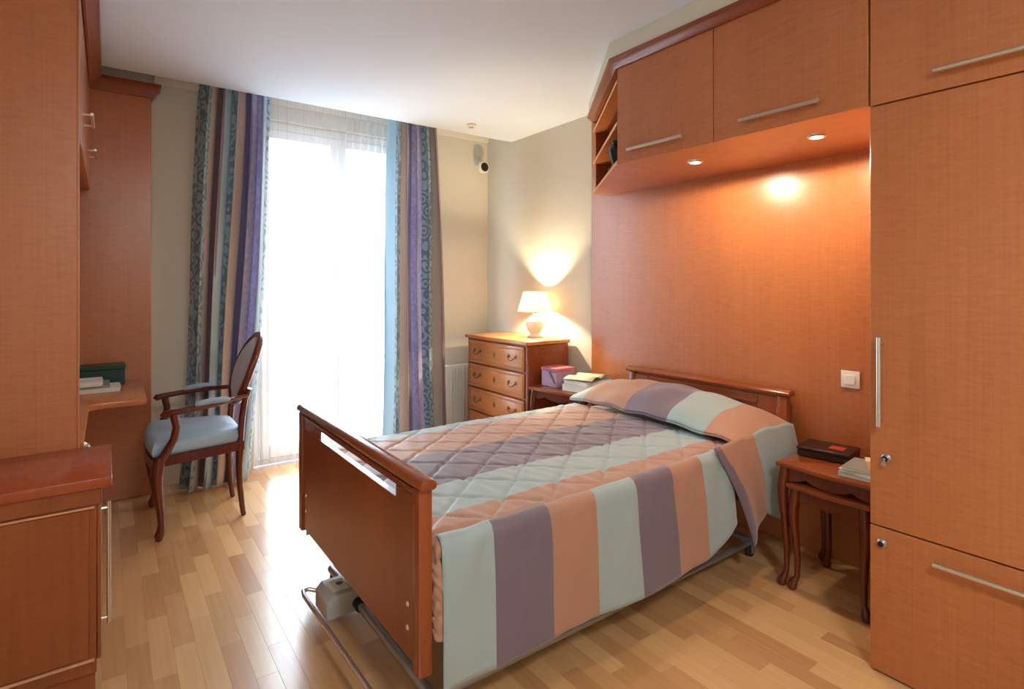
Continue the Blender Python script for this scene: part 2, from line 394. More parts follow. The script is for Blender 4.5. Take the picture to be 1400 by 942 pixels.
for (a, b_, c, d) in rest+[(cx_-SW/2, cx_+SW/2, cy_-SL/2, cy_+SL/2) for w_, cx_, cy_ in cand[300:]]:
    if b_-a > 0.004 and d-c > 0.004: box(bm, a+0.0001, b_-0.0001, c+0.0001, d-0.0001, -0.012, 0, 0.0005)
o = obj('remaining_planks', bm, 'plank', floor); o['kind'] = 'stuff'

bm = bmesh.new(); box(bm, XL-T, XR+T, YF-T, YE, ZC, ZC+0.18)
ceil = structure(obj('ceiling', bm, 'ceil'), 'white painted ceiling', 'ceiling')
obj('curtain_recess', B(XL-T, XR+T, YE+0.001, YB+T, ZR, ZC+0.18), 'ceil', ceil)
bm = bmesh.new()
box(bm, XL-T, WX0, YB, YB+T, -0.01, ZR-0.001); box(bm, WX1, XR+T, YB, YB+T, -0.01, ZR-0.001); box(bm, WX0, WX1, YB, YB+T, WZ1, ZR-0.001)
wall_back = structure(obj('wall_back', bm, 'wall'), 'cream painted wall with the tall window', 'wall')
structure(obj('wall_right', B(XR, XR+T, YF, YB-0.001, -0.01, ZR-0.001), 'wall'), 'grey green painted wall behind the table lamp', 'wall')
structure(obj('wall_left', B(XL-T, XL, YF, YB-0.001, -0.01, ZR-0.001), 'wall'), 'cream wall behind the fitted desk units', 'wall')
structure(obj('wall_front', B(XL-T, XR+T, YF-T, YF-0.001, -0.01, ZR-0.001), 'wall'), 'cream wall behind the viewer', 'wall')
# slim cornice along the top of the back and right walls inside the recess
structure(obj('trim_1', sweep(bmesh.new(), [(0.25, YB-0.001), (XR-0.002, YB-0.001)], [(0, 2.685), (0.02, 2.69), (0.035, 2.715), (0.04, 2.755), (0, 2.755)]), 'wall'), 'slim cornice above the curtains', 'trim')
structure(obj('baseboard_back', sweep(bmesh.new(), [(2.16, YB-0.001), (XR-0.002, YB-0.001)], [(0, 0.001), (0.014, 0.001), (0.014, 0.07), (0.008, 0.08), (0, 0.08)]), 'white'), 'white skirting board under the radiator', 'baseboard')
structure(obj('baseboard_right', sweep(bmesh.new(), [(XR-0.001, YB-0.02), (XR-0.001, 2.98)], [(0, 0.001), (0.014, 0.001), (0.014, 0.07), (0.008, 0.08), (0, 0.08)]), 'white'), 'white skirting board behind the chest', 'baseboard')

# french window: two casements
WY0, WY1 = 4.44, 4.52
bm = bmesh.new()
box(bm, WX0, WX0+0.05, WY0, WY1, 0.0, WZ1, 0.003); box(bm, WX1-0.05, WX1, WY0, WY1, 0.0, WZ1, 0.003)
box(bm, WX0+0.05, WX1-0.05, WY0, WY1, WZ1-0.06, WZ1, 0.003); box(bm, WX0+0.05, WX1-0.05, WY0, WY1, 0.0, 0.04, 0.003)
win = structure(obj('window_1', bm, 'white'), 'white framed french window behind the sheer curtain', 'window')
xm = (WX0+WX1)/2
for a, c in ((WX0+0.055, xm-0.003), (xm+0.003, WX1-0.055)):
    bm = bmesh.new(); s = 0.065; z0, z1 = 0.045, WZ1-0.065
    box(bm, a, a+s, WY0-0.015, WY1-0.02, z0, z1, 0.004); box(bm, c-s, c, WY0-0.015, WY1-0.02, z0, z1, 0.004)
    box(bm, a+s, c-s, WY0-0.015, WY1-0.02, z1-s, z1, 0.004); box(bm, a+s, c-s, WY0-0.015, WY1-0.02, z0, z0+0.1, 0.004); box(bm, a+s, c-s, WY0-0.01, WY1-0.025, 0.72, 0.77, 0.004)
    cs = obj('casement', bm, 'white', win)
    obj('pane', B(a+s-0.005, c-s+0.005, 4.468, 4.473, 0.765, z1-s+0.005), 'glass', cs)
    obj('pane', B(a+s-0.005, c-s+0.005, 4.468, 4.473, z0+0.095, 0.725), 'glass', cs)

# wood lining panel behind the bed
PX = 2.885
structure(obj('wall_panel', B(PX, XR-0.002, 0.10, 2.96, 0.002, 2.55, 0.002), 'veneer'), 'orange wood veneer panel lining the wall behind the bed', 'wall panel')

# ------------------------------------------------------------------ wardrobe and overhead cabinet (right)
FX = 2.165
wd = thing('wardrobe', 'tall orange veneer wardrobe with long steel handles, right edge of room', 'wardrobe', (FX+0.35, 0.475, 0))
obj('body', B(FX+0.021, PX-0.002, 0.115, 0.834, 0.001, 2.492, 0.001), 'veneer', wd)
def door(name, y0, y1, z0, z1, parent, gap=0.0018):
    return obj(name, B(FX, FX+0.02, y0+gap, y1-gap, z0+gap, z1-gap, 0.0012), 'veneer', parent)
d = door('door', 0.115, 0.834, 1.975, 2.492, wd); bar_handle('handle', (FX, 0.31, 2.035), (FX, 0.64, 2.035), (-1,0,0), d)
d = door('door', 0.115, 0.834, 0.512, 1.973, wd); bar_handle('handle', (FX, 0.795, 0.862), (FX, 0.795, 1.168), (-1,0,0), d)
def lock(y, z, parent, key=True):
    bm = bmesh.new(); lathe(bm, [(0.015, 0.0), (0.015, -0.003), (0.0125, -0.005), (0.0125, -0.012), (0.011, -0.0135)], (FX, y, z), 16, 'x')
    l = obj('lock', bm, 'steel', parent)
    obj('keyhole', lathe(bmesh.new(), [(0.0095, -0.0137), (0.0095, -0.015), (0.007, -0.0155)], (FX, y, z), 12, 'x'), 'black', l)
    bm = bmesh.new(); box(bm, FX-0.021, FX-0.0195, y-0.0035, y+0.0035, z-0.008, z+0.004, 0.0005); lathe(bm, [(0.0085, -0.0012), (0.0085, 0.0012)], (FX-0.0203, y, z-0.017), 14, 'x')
    if key: obj('key', bm, 'chrome', l)
    else: bm.free()
lock(0.782, 0.752, d)
d = door('door', 0.115, 0.834, 0.006, 0.510, wd); bar_handle('handle', (FX, 0.31, 0.452), (FX, 0.64, 0.452), (-1,0,0), d); lock(0.795, 0.455, d, False)
CROWN_R = [(-0.02, 2.494), (0.0, 2.494), (0.003, 2.482), (0.010, 2.483), (0.014, 2.492), (0.024, 2.5), (0.033, 2.514), (0.042, 2.518), (0.044, 2.532), (-0.02, 2.532)]
CROWN_L = [(-0.02, 2.545), (0.0, 2.545), (0.004, 2.505), (0.014, 2.507), (0.02, 2.52), (0.034, 2.53), (0.046, 2.55), (0.058, 2.556), (0.06, 2.6), (-0.02, 2.6)]
obj('crown_moulding', sweep(bmesh.new(), [(FX, 0.115), (FX, 0.833)], CROWN_R, True), 'crown', wd)

oc = thing('overhead_cabinet', 'orange veneer cupboards bridging over the bed with two steel handles', 'cabinet', (FX+0.35, 1.6, 1.985))
obj('body', B(FX+0.021, PX-0.002, 0.8365, 2.03, 1.985, 2.492, 0.001), 'veneer', oc)
d = door('door', 0.8365, 1.457, 1.978, 2.492, oc); bar_handle('handle', (FX, 0.99, 2.037), (FX, 1.318, 2.037), (-1,0,0), d)
d = door('door', 1.457, 2.03, 1.978, 2.492, oc); bar_handle('handle', (FX, 1.60, 2.037), (FX, 1.937, 2.037), (-1,0,0), d)
EX, EY = 2.75, 2.80
for z in (1.985, 2.19, 2.41):
    s = obj('corner_shelf', prism(bmesh.new(), [(FX+0.004, 2.032), (EX, EY), (PX-0.003, EY), (PX-0.003, 2.032)], z, z+0.018), 'veneer', oc)
    dv = (Vector((EX, EY))-Vector((FX+0.004, 2.032))).normalized(); nv = Vector((-dv.y, dv.x))
    a = Vector((FX+0.004, 2.032)); c = Vector((EX, EY))
    obj('edging', prism(bmesh.new(), [a+nv*0.0005, c+nv*0.0005, c+nv*0.003, a+nv*0.003], z, z+0.018), 'edge', s)
obj('shelf_back', B(PX-0.0028, PX-0.0005, 2.032, EY, 2.003, 2.492), 'veneer', oc)
obj('shelf_end', B(EX+0.005, PX-0.004, EY-0.018, EY-0.0005, 2.004, 2.189), 'veneer', oc)
obj('shelf_end', B(EX+0.005, PX-0.004, EY-0.018, EY-0.0005, 2.209, 2.409), 'veneer', oc)
obj('shelf_end', B(EX+0.005, PX-0.004, EY-0.018, EY-0.0005, 2.429, 2.492), 'veneer', oc)
obj('shelf_top', prism(bmesh.new(), [(FX+0.004, 2.032), (EX, EY), (PX-0.003, EY), (PX-0.003, 2.032)], 2.4925, 2.497), 'veneer', oc)
obj('crown_moulding', sweep(bmesh.new(), [(FX, 0.8365), (FX, 2.03), (EX, EY), (PX-0.003, EY)], CROWN_R, True), 'crown', oc)
for sx, sy in ((2.45, 1.752), (2.445, 1.145)):
    s = obj('spotlight', lathe(bmesh.new(), [(0.026, -0.001), (0.026, -0.008), (0.034, -0.009), (0.04, -0.004), (0.04, -0.0005)], (sx, sy, 1.985), 24, caps=False), 'chrome', oc)
    obj('lens', lathe(bmesh.new(), [(0.0255, -0.003), (0.0255, -0.006), (0.015, -0.0075)], (sx, sy, 1.985), 20), 'spot_lens', s)
    light('spot_beam', 'SPOT', oc, (sx, sy, 1.955), SPOT_W, (1, 0.82, 0.58), spot_size=math.radians(178), spot_blend=0.12, shadow_soft_size=0.035)

structure(obj('trim_2', prism(bmesh.new(), [(FX-0.04, 0.115), (FX-0.04, 2.042), (EX-0.03, EY+0.015), (PX-0.003, EY+0.015), (PX-0.003, 0.115)], 2.5325, ZC-0.001), 'wall'), 'added pale filler above the cupboards, hiding the dark gap below the ceiling', 'trim')  # added filler in wall paint, replaces the dark gap over the crown with a pale face

# small black object on the corner shelf
bm = bmesh.new(); lathe(bm, [(0.045, 0), (0.048, 0.004), (0.03, 0.012), (0.022, 0.03), (0.036, 0.07), (0.046, 0.1), (0.04, 0.13), (0.022, 0.145), (0.024, 0.155), (0.018, 0.156)], (2.34, 2.2, 2.0035), 24)
sv = thing('black_vase', 'small black rounded vase on the corner shelf above the bed', 'vase', (2.34, 2.2, 2.0035)); obj('body', bm, 'black', sv)
obj('rim', lathe(bmesh.new(), [(0.018, 0.1565), (0.025, 0.158), (0.025, 0.162), (0.017, 0.163)], (2.34, 2.2, 2.0035), 24), 'black', sv)

# light switch
sw = thing('light_switch', 'white square wall switch on veneer panel above right bedside table', 'switch', (PX, 1.192, 0.894))
obj('plate', B(PX-0.009, PX-0.0005, 1.15, 1.234, 0.853, 0.935, 0.003, 2), 'plastic', sw)
obj('rocker', B(PX-0.013, PX-0.0092, 1.17, 1.214, 0.872, 0.916, 0.0015), 'white', sw)

# ------------------------------------------------------------------ fitted units (left)
LX = -0.087
# sideboard in the foreground
sb = thing('sideboard', 'low orange wood cabinet in left foreground with overhanging red brown top', 'cabinet', (-0.33, 2.45, 0))
SX = -0.028; SY0, SY1 = 2.235, 2.655
obj('body', B(XL+0.004, SX, SY0, SY1, 0.1, 0.70, 0.002), 'side_dark', sb)
obj('plinth', B(XL+0.01, SX-0.004, SY0+0.012, SY1, 0.001, 0.099, 0.001), 'side_dark', sb)
obj('top', B(XL+0.004, 0.012, 2.205, 2.656, 0.7005, 0.732, 0.003, 2), 'side_top', sb)
obj('frieze', B(XL+0.004, SX+0.012, SY0-0.014, SY0-0.0005, 0.645, 0.699, 0.003), 'side_dark', sb)
p = obj('end_panel', B(XL+0.03, SX-0.02, SY0-0.008, SY0-0.0005, 0.155, 0.63, 0.002), 'side_dark', sb)
obj('edging', B(XL+0.004, SX-0.006, SY0-0.01, SY0-0.0005, 0.632, 0.639, 0.001), 'edge', sb)
obj('edging', B(XL+0.004, SX-0.006, SY0-0.01, SY0-0.0005, 0.142, 0.150, 0.001), 'edge', sb)
d = obj('door', B(SX+0.0005, SX+0.011, SY0+0.002, SY1-0.003, 0.14, 0.64, 0.002), 'side_dark', sb)
bar_handle('handle', (SX+0.011, SY0+0.03, 0.235), (SX+0.011, SY0+0.03, 0.635), (1,0,0), d, 0.006, 0.02)

# tall side panel of the desk niche
TY0, TY1 = 2.662, 2.70
tcab = thing('tall_panel', 'tall orange veneer partition rising to the ceiling behind the low cabinet', 'partition', (-0.37, 2.68, 0))
obj('body', B(XL+0.004, LX-0.006, TY0, TY1, 0.001, 2.54, 0.001), 'veneer', tcab)
obj('edging', B(LX-0.0058, LX, TY0, TY1, 0.001, 2.54, 0.001), 'veneer', tcab)
obj('crown_moulding', sweep(bmesh.new(), [(LX, TY0), (LX, TY1)], CROWN_L), 'crown', tcab)

# wall cupboard above the desk
wc = thing('wall_cupboard', 'wall cupboard above the desk with bow handles, beside the tall end panel', 'cabinet', (-0.37, 3.72, 1.93))
CY0, CY1 = 2.704, 4.245
obj('body', B(XL+0.004, LX-0.02, CY0, CY1, 1.93, 2.54, 0.001), 'veneer', wc)
for y0, y1, hy_ in ((CY0, 3.42, 0), (3.42, CY1, 0)):
    d = obj('door', B(LX-0.0195, LX, y0+0.002, y1-0.002, 1.925, 2.54, 0.0012), 'veneer', wc)
    bar_handle('handle', (LX, (y0+y1)/2-0.12, 2.07), (LX, (y0+y1)/2+0.12, 2.07), (1,0,0), d, 0.006, 0.034)
obj('crown_moulding', sweep(bmesh.new(), [(LX, CY0), (LX, YE-0.002)], CROWN_L), 'crown', wc)

# end panel by the window
ep = thing('end_panel', 'tall orange wood end unit between the desk and left curtain', 'cabinet', (-0.21, 4.3, 0))
obj('body', B(XL+0.004, 0.228, 4.25, YB-0.004, 0.001, 2.57, 0.003), 'veneer', ep)
obj('crown_moulding', sweep(bmesh.new(), [(XL+0.01, 4.249), (0.229, 4.249), (0.229, YB-0.05)], [(-0.0, 2.571), (0.0, 2.545), (0.01, 2.547), (0.016, 2.565), (0.03, 2.58), (0.036, 2.6), (0.05, 2.61), (0.05, 2.63), (-0.0, 2.63)]), 'crown', ep)

# desk with a drawer pedestal
dk = thing('desk', 'built-in orange wood desk with rounded corner beside the armchair', 'desk', (-0.2, 3.7, 0))
pts = [(XL+0.005, TY1+0.003), (LX+0.012, TY1+0.003)]
for k in range(9):
    a = k/8*PI/2
    pts.append((LX+0.012+0.05-0.05*math.cos(a), 3.44+0.05*math.sin(a)-0.0))
pts += [(0.06, 3.495), (0.152, 3.492), (0.168, 3.505), (0.176, 4.246), (XL+0.005, 4.246)]
obj('desktop', prism(bmesh.new(), pts, 0.718, 0.75, bev=0.006), 'veneer_h', dk)
ped = obj('pedestal', B(XL+0.005, LX-0.017, TY1+0.003, 3.22, 0.001, 0.717, 0.001), 'veneer', dk)
for i in range(3):
    z1 = 0.70-i*0.22
    d = obj('drawer', B(LX-0.016, LX+0.002, TY1+0.005, 3.218, z1-0.215, z1, 0.0015), 'veneer', dk)
    ring = [(LX+0.016+0.010*(1-math.cos(t)), 3.1+0.03*math.sin(t), z1-0.06-0.028+0.028*math.cos(t)) for t in [2*PI*k/20 for k in range(20)]]
    h_ = obj('ring_pull', tube(bmesh.new(), ring, 0.004, 8, closed=True), 'chrome', d)
    obj('rosette', lathe(bmesh.new(), [(0.014, 0), (0.012, 0.006), (0.006, 0.012)], (LX+0.0022, 3.1, z1-0.06), 14, 'x'), 'chrome', d)
# things on the desk
bf = thing('box_file', 'dark green box file lying on the desk behind papers', 'box', (-0.09, 4.16, 0.751))
obj('body', B(-0.27, 0.085, 4.06, 4.235, 0.752, 0.845, 0.003), 'green', bf)
obj('lid', B(-0.274, 0.089, 4.056, 4.239, 0.8455, 0.866, 0.003), 'green', bf)
for k, (dx, dy, w_, h0, h1, mt, lb) in enumerate([(0.01, 0, 0.30, 0.751, 0.773, 'paper', 'lowest thick sheaf of white papers on the desk'), (-0.02, 0.015, 0.28, 0.7735, 0.788, 'magcov', 'grey magazine between the white papers on the desk'), (-0.04, 0.0, 0.27, 0.7885, 0.812, 'paper', 'topmost white paper bundle on the desk before the green box')]):
    bm = bmesh.new(); n = 4; hh = (h1-h0)/n
    for q in range(n):
        j = random.uniform(-0.006, 0.006); box(bm, -0.25+dx+j, -0.25+dx+w_+j, 3.82+dy+j, 4.03+dy+j, h0+q*hh, h0+(q+1)*hh+(0.0001 if q < n-1 else 0))
    tag(obj('paper_stack', bm, mt), lb, 'papers')

# ------------------------------------------------------------------ curtains
def curtain(name, label, x0t, x1t, x0b, x1b, folds, uvoff, ph, amp=0.052):
    rt = thing(name, label, 'curtain', ((x0t+x1t)/2, 4.15, 0))
    def fn(u, v):
        z = 0.012+v*(ZR-0.03); h = max(0.0, (z-2.45)/0.3)
        x0 = x0b+(x0t-x0b)*v**0.8; x1 = x1b+(x1t-x1b)*v**0.8
        t = u*folds*2*PI+ph
        a = amp*(1-0.55*min(1, h))*(1+0.25*math.sin(u*7+ph))
        y = 4.15+a*math.sin(t)+0.006*math.sin(3*t+v*4)+0.01*math.sin(v*5+u*9)
        x = x0+(x1-x0)*u+0.02*math.sin(2*t+1)*(1-0.4*h)+0.008*math.sin(v*6+u*5)
        return (x, y, z)
    obj('cloth', grid(bmesh.new(), folds*22, 36, fn, uvfn=lambda u, v: (u*1.03+uvoff, v*1.0)), 'curtain', rt, thick=0.003, sharp=180)
    def tape(u, v):
        x, y, z = fn(u, 0.985+0.015*v); return (x, y+0.004, z)
    obj('heading_tape', grid(bmesh.new(), folds*12, 2, tape), 'white', rt, thick=0.002, sharp=180)
    return rt
curtain('striped_curtain', 'striped blue, beige and mauve damask curtain left of the window', 0.49, 0.925, 0.375, 0.775, 5, 0.0, 0.4)
curtain('striped_curtain', 'striped teal and mauve damask curtain right of the window', 1.835, 2.25, 1.79, 2.36, 5, 0.345, 1.2)
def sheer(u, v):
    z = 0.008+v*2.735; t = u*24*2*PI
    return (0.72+u*1.44+0.006*math.sin(2*t), 4.285+0.02*math.sin(t+1.5*math.sin(v*2+u*4))*(1-0.3*v)+0.01*math.sin(u*14), z)
tag(obj('sheer_curtain', grid(bmesh.new(), 400, 16, sheer), 'sheer', sharp=180), 'long white sheer voile curtain glowing in front of the window', 'curtain')
trk = thing('curtain_track', 'white curtain track in the ceiling recess above the curtains', 'curtain track', (1.4, 4.15, ZR-0.012))
obj('rail', B(0.40, 2.42, 4.14, 4.16, ZR-0.012, ZR-0.001), 'white', trk); obj('rail', B(0.40, 2.42, 4.275, 4.295, ZR-0.012, ZR-0.001), 'white', trk)

# ------------------------------------------------------------------ bed
bed = thing('bed', 'single bed with cherry wood head and footboards and steel base', 'bed', (1.8, 2.03, 0))
BY0, BY1 = 1.425, 2.65
bm = bmesh.new(); fx0, fx1 = 0.722, 0.748
box(bm, fx0, fx1, BY0+0.04, BY1-0.04, 0.24, 0.692, 0.002); box(bm, fx0, fx1, BY0+0.04, BY1-0.04, 0.731, 0.762, 0.002)
box(bm, fx0, fx1, BY0+0.04, 1.60, 0.6925, 0.7305); box(bm, fx0, fx1, 2.425, BY1-0.04, 0.6925, 0.7305)
fb = obj('footboard', bm, 'cherry', bed)
for y0, y1 in ((BY0, BY0+0.045), (BY1-0.045, BY1)):
    obj('post', B(fx0-0.009, fx1+0.009, y0, y1, 0.225, 0.765, 0.006, 2), 'cherry', fb)
prof = [(-0.018, 0.764), (-0.026, 0.770), (-0.028, 0.780), (-0.02, 0.792), (0.0, 0.798), (0.02, 0.792), (0.028, 0.780), (0.026, 0.770), (0.018, 0.764)]
obj('top_rail', prism(bmesh.new(), [(0.735+a, z) for a, z in prof], BY0-0.018, BY1+0.018, 'y', 0.004, 2), 'cherry_y', fb)
obj('bead', B(fx0-0.006, fx0-0.0005, BY0+0.046, BY1-0.046, 0.744, 0.756, 0.002), 'cherry_y', fb)
for y, z in ((1.515, 0.33), (1.515, 0.40), (2.56, 0.33), (2.56, 0.40)):
    obj('screw_cap', lathe(bmesh.new(), [(0.008, 0), (0.008, -0.002), (0.005, -0.004)], (fx0, y, z), 12, 'x'), 'plastic', fb)
hx0, hx1 = 2.815, 2.845; HY0, HY1 = 1.465, 2.53
bm = bmesh.new(); box(bm, hx0+0.008, hx1, HY0+0.04, HY1-0.04, 0.24, 0.765, 0.001)
hb = obj('headboard', bm, 'cherry', bed)
for y0, y1 in ((HY0, HY0+0.05), (HY1-0.05, HY1)): obj('post', B(hx0-0.006, hx1+0.006, y0, y1, 0.22, 0.772, 0.006, 2), 'cherry', hb)
obj('top_rail', prism(bmesh.new(), [(2.829+a*1.15, z*1.0+0.011) for a, z in prof], HY0-0.018, HY1+0.018, 'y', 0.004, 2), 'cherry_y', hb)
obj('stile', B(hx0-0.001, hx0+0.0075, HY0+0.051, HY0+0.16, 0.30, 0.765, 0.003), 'cherry', hb); obj('stile', B(hx0-0.001, hx0+0.0075, HY1-0.16, HY1-0.051, 0.30, 0.765, 0.003), 'cherry', hb)
obj('cross_rail', B(hx0-0.001, hx0+0.0075, HY0+0.161, HY1-0.161, 0.715, 0.765, 0.003), 'cherry_y', hb)
for y in (1.50, 2.55): obj('side_rail', B(0.751, 2.808, y-0.012, y+0.012, 0.33, 0.42, 0.003), 'cherry', bed)
# steel base: cross tube, foot bar, drive box, castors
bm = bmesh.new(); tube(bm, [(0.815, 1.52, 0.07), (0.815, 2.2, 0.07)], 0.016, 12); tube(bm, [(0.815, 1.53, 0.07), (2.6, 1.53, 0.07)], 0.014, 10); tube(bm, [(0.815, 2.5, 0.07), (2.6, 2.5, 0.07)], 0.014, 10); tube(bm, [(0.815, 2.28, 0.07), (0.815, 2.5, 0.07)], 0.016, 12); tube(bm, [(2.6, 1.53, 0.07), (2.6, 2.5, 0.07)], 0.014, 10)
tube(bm, [(1.3, 2.0, 0.07), (1.5, 2.0, 0.36)], 0.02, 8); tube(bm, [(2.3, 2.0, 0.07), (2.1, 2.0, 0.36)], 0.02, 8); tube(bm, [(1.3, 2.0, 0.07), (2.3, 2.0, 0.07)], 0.016, 8); tube(bm, [(0.815, 2.02, 0.07), (1.3, 2.02, 0.07)], 0.014, 8); tube(bm, [(2.3, 2.02, 0.07), (2.6, 2.02, 0.07)], 0.014, 8)
obj('steel_base', bm, 'steel', bed)
obj('foot_bar', tube(bmesh.new(), [(0.655, 1.52, 0.10), (0.652, 1.66, 0.10), (0.64, 2.2, 0.10), (0.638, 2.29, 0.10), (0.645, 2.33, 0.10), (0.668, 2.335, 0.098), (0.70, 2.315, 0.09)], 0.0085, 10), 'chrome', bed)
bm = bmesh.new(); prism(bm, [(0.69, 0.035), (0.83, 0.035), (0.83, 0.105), (0.80, 0.125), (0.715, 0.125), (0.69, 0.10)], 2.17, 2.32, 'y', 0.006)
dbx = obj('drive_box', bm, 'grey_plastic', bed)
bm = bmesh.new(); box(bm, 0.725, 0.79, 2.20, 2.29, 0.1252, 0.1258); obj('sticker', bm, 'paper', dbx)
bm = bmesh.new(); lathe(bm, [(0.014, 0.1259), (0.014, 0.1262)], (0.768, 2.255, 0), 14); obj('print', bm, 'black', dbx)
obj('collar', tube(bmesh.new(), [(0.815, 2.13, 0.07), (0.815, 2.171, 0.07)], 0.023, 12), 'black', dbx)
for cx_, cy_ in ((0.84, 2.5), (0.84, 1.53), (2.58, 1.53), (2.58, 2.5)):
    c = obj('caster', lathe(bmesh.new(), [(0.02, -0.012), (0.028, -0.011), (0.030, -0.006), (0.030, 0.006), (0.028, 0.011), (0.02, 0.012)], (cx_, cy_, 0.0305), 18, 'y'), 'rubber', bed)
    bm = bmesh.new(); box(bm, cx_-0.012, cx_+0.012, cy_-0.018, cy_-0.014, 0.02, 0.056); box(bm, cx_-0.012, cx_+0.012, cy_+0.014, cy_+0.018, 0.02, 0.056); bm.free(); bm = prism(bmesh.new(), [(cy_-0.018, 0.02), (cy_-0.014, 0.02), (cy_-0.014, 0.061), (cy_+0.014, 0.061), (cy_+0.014, 0.02), (cy_+0.018, 0.02), (cy_+0.018, 0.065), (cy_-0.018, 0.065)], cx_-0.012, cx_+0.012, 'x'); obj('fork', bm, 'steel', c)
bm = bmesh.new(); box(bm, 0.785, 2.79, 1.512, 2.538, 0.36, 0.40, 0.002); obj('mattress_platform', bm, 'steel', bed)

mt = thing('mattress', 'mattress hidden under the striped bedspread', 'mattress', (1.8, 2.03, 0.405))
obj('core', B(0.79, 2.78, 1.475, 2.59, 0.421, 0.572, 0.03, 3), 'matt', mt)

# bedspread: stripe materials by face
sp_ = thing('bedspread', 'striped pale blue, mauve and peach quilted bedspread draped over the bed', 'bedspread', (1.8, 2.03, 0.6))
CM = ['blue_c', 'purple_c', 'peach_c']
TB = [(1.58, 2), (1.805, 0), (2.135, 1), (2.485, 2), (9, 0)]
def top_col(y):
    for b_, i in TB:
        if y < b_: return i
YN, YFAR = 1.435, 2.625
def top_prof(t):
    """across the bed: rolls over the near edge, flat, rolls over the far edge"""
    L = [(YN, 0.565), (YN+0.003, 0.58), (YN+0.016, 0.594), (YN+0.045, 0.603)]
    R_ = [(YFAR-0.045, 0.603), (YFAR-0.016, 0.594), (YFAR-0.003, 0.58), (YFAR, 0.56)]
    return L, R_
ys = [1.435, 1.438, 1.451, 1.48]
n_ = 110
for k in range(1, n_): ys.append(1.48+(2.58-1.48)*k/n_)
for bnd in (1.58, 1.805, 2.135, 2.485):
    i = min(range(len(ys)), key=lambda q: abs(ys[q]-bnd)); ys[i] = bnd
ys += [2.58, 2.609, 2.622, 2.625]
zed = {0: 0.555, 1: 0.58, 2: 0.594, 3: 0.603}
nx_ = 170; X0, X1 = 0.772, 2.36
def zt(x, y, j):
    if j in zed: return zed[j]
    if len(ys)-1-j in zed: return zed[len(ys)-1-j]
    c = 0.605+0.012*math.sin(PI*(y-1.48)/1.1)
    # quilting: stitched diagonals pull the cloth down
    for s, pitch in ((1, 0.21), (-1, 0.21)):
        q = ((x*0.85+s*y)/pitch) % 1.0; dd = min(q, 1-q)*pitch
        c -= 0.010*math.exp(-(dd/0.0075)**2)
    c += 0.003*math.sin(x*9+y*5)+0.0014*math.sin(x*61-y*13+2*math.sin(y*9))+0.001*math.sin(x*97+y*31)
    return c
bm = bmesh.new()
V = []
for i in range(nx_+1):
    x = X0+(X1-X0)*i/nx_; e = max(0, (X0+0.03-x)/0.03)
    V.append([bm.verts.new((x, y, zt(x, y, j)-0.02*e*e)) for j, y in enumerate(ys)])
for i in range(nx_):
    for j in range(len(ys)-1):
        f = bm.faces.new((V[i][j], V[i+1][j], V[i+1][j+1], V[i][j+1])); f.material_index = top_col((ys[j]+ys[j+1])/2)
obj('top_panel', bm, CM, sp_, thick=0.004, sharp=180)
# near side: vertical bands
SBX = [0.79, 0.972, 1.195, 1.41, 1.62, 1.838, 2.035, 2.23]; SC_ = [0, 1, 2, 0, 1, 2, 0]
us = []
for k in range(7):
    for q in range(12): us.append(SBX[k]+(SBX[k+1]-SBX[k])*q/12)
us.append(SBX[-1])
def side_pt(x, t, y_in, y_out, sgn, curve=True):
    drop = 0.0 if curve else 0.03
    zb = 0.178+0.035*max(0, (x-1.6)/0.6)
    if curve: zb += 0.085*max(0, (x-2.0)/0.23)**1.6
    zt_ = 0.606-drop+0.012*max(0, (x-1.4)/0.8)
    z = zt_+(zb-zt_)*t
    fold = 0.007*math.sin(x*11+1.3+t)*t+0.0035*math.sin(x*37+3*t)*(1-0.6*t)+0.012*t*math.sin(x*4.1)+0.004*math.sin(x*52+1.5*math.sin(x*11)+5*t)*math.exp(-(t-0.22)**2/0.05)
    roll = min(1.0, t/0.09); y = y_in-sgn*0.026*(1-math.sin(roll*PI/2))+(y_out-y_in)*(t**0.6)+sgn*fold
    z = zt_-(zt_-zb)*t if t >= 0.09 else zt_-(zt_-zb)*0.09*(1-math.cos(roll*PI/2))
    return (x-0.012*t*(1 if x < 1 else 0), y, z)
def side_mesh(y_in, y_out, sgn, xs, cols, curve):
    bm = bmesh.new(); nv = 26
    V = [[bm.verts.new(side_pt(x, j/nv, y_in, y_out, sgn, curve)) for j in range(nv+1)] for x in xs]
    for i in range(len(xs)-1):
        for j in range(nv):
            f = bm.faces.new((V[i][j], V[i+1][j], V[i+1][j+1], V[i][j+1])); f.material_index = cols[min(i//12, len(cols)-1)]
    return bm
obj('side_panel', side_mesh(1.432, 1.392, -1, us, SC_, True), CM, sp_, thick=0.004, sharp=180)
us2 = [0.762+(2.36-0.762)*k/84 for k in range(85)]
obj('side_panel', side_mesh(2.628, 2.668, 1, us2, SC_, False), CM, sp_, thick=0.004, sharp=180)
# gathered foot end
def foot(u, v):
    z = 0.603-0.285*v; q = max(0.0, 1-v/0.12)
    w = 0.0024*math.sin(v*46+u*26+1.5*math.sin(u*60+v*9))*(1-q)
    yo = 1.450-0.030*min(1, v*2.5)-0.012*v
    if u < 0.08:
        k = u/0.08*PI/2; return (0.790-0.025*math.sin(k)-w*math.sin(k)+0.03*q*q, yo+0.006+0.022*(1-math.cos(k))-w*math.cos(k), z)
    y = yo+0.022+(u-0.08)/0.92*(2.62-yo-0.022)
    return (0.765-w+0.03*q*q, y, z)
obj('foot_panel', grid(bmesh.new(), 150, 60, foot), 'peach_c', sp_, thick=0.003, sharp=180)
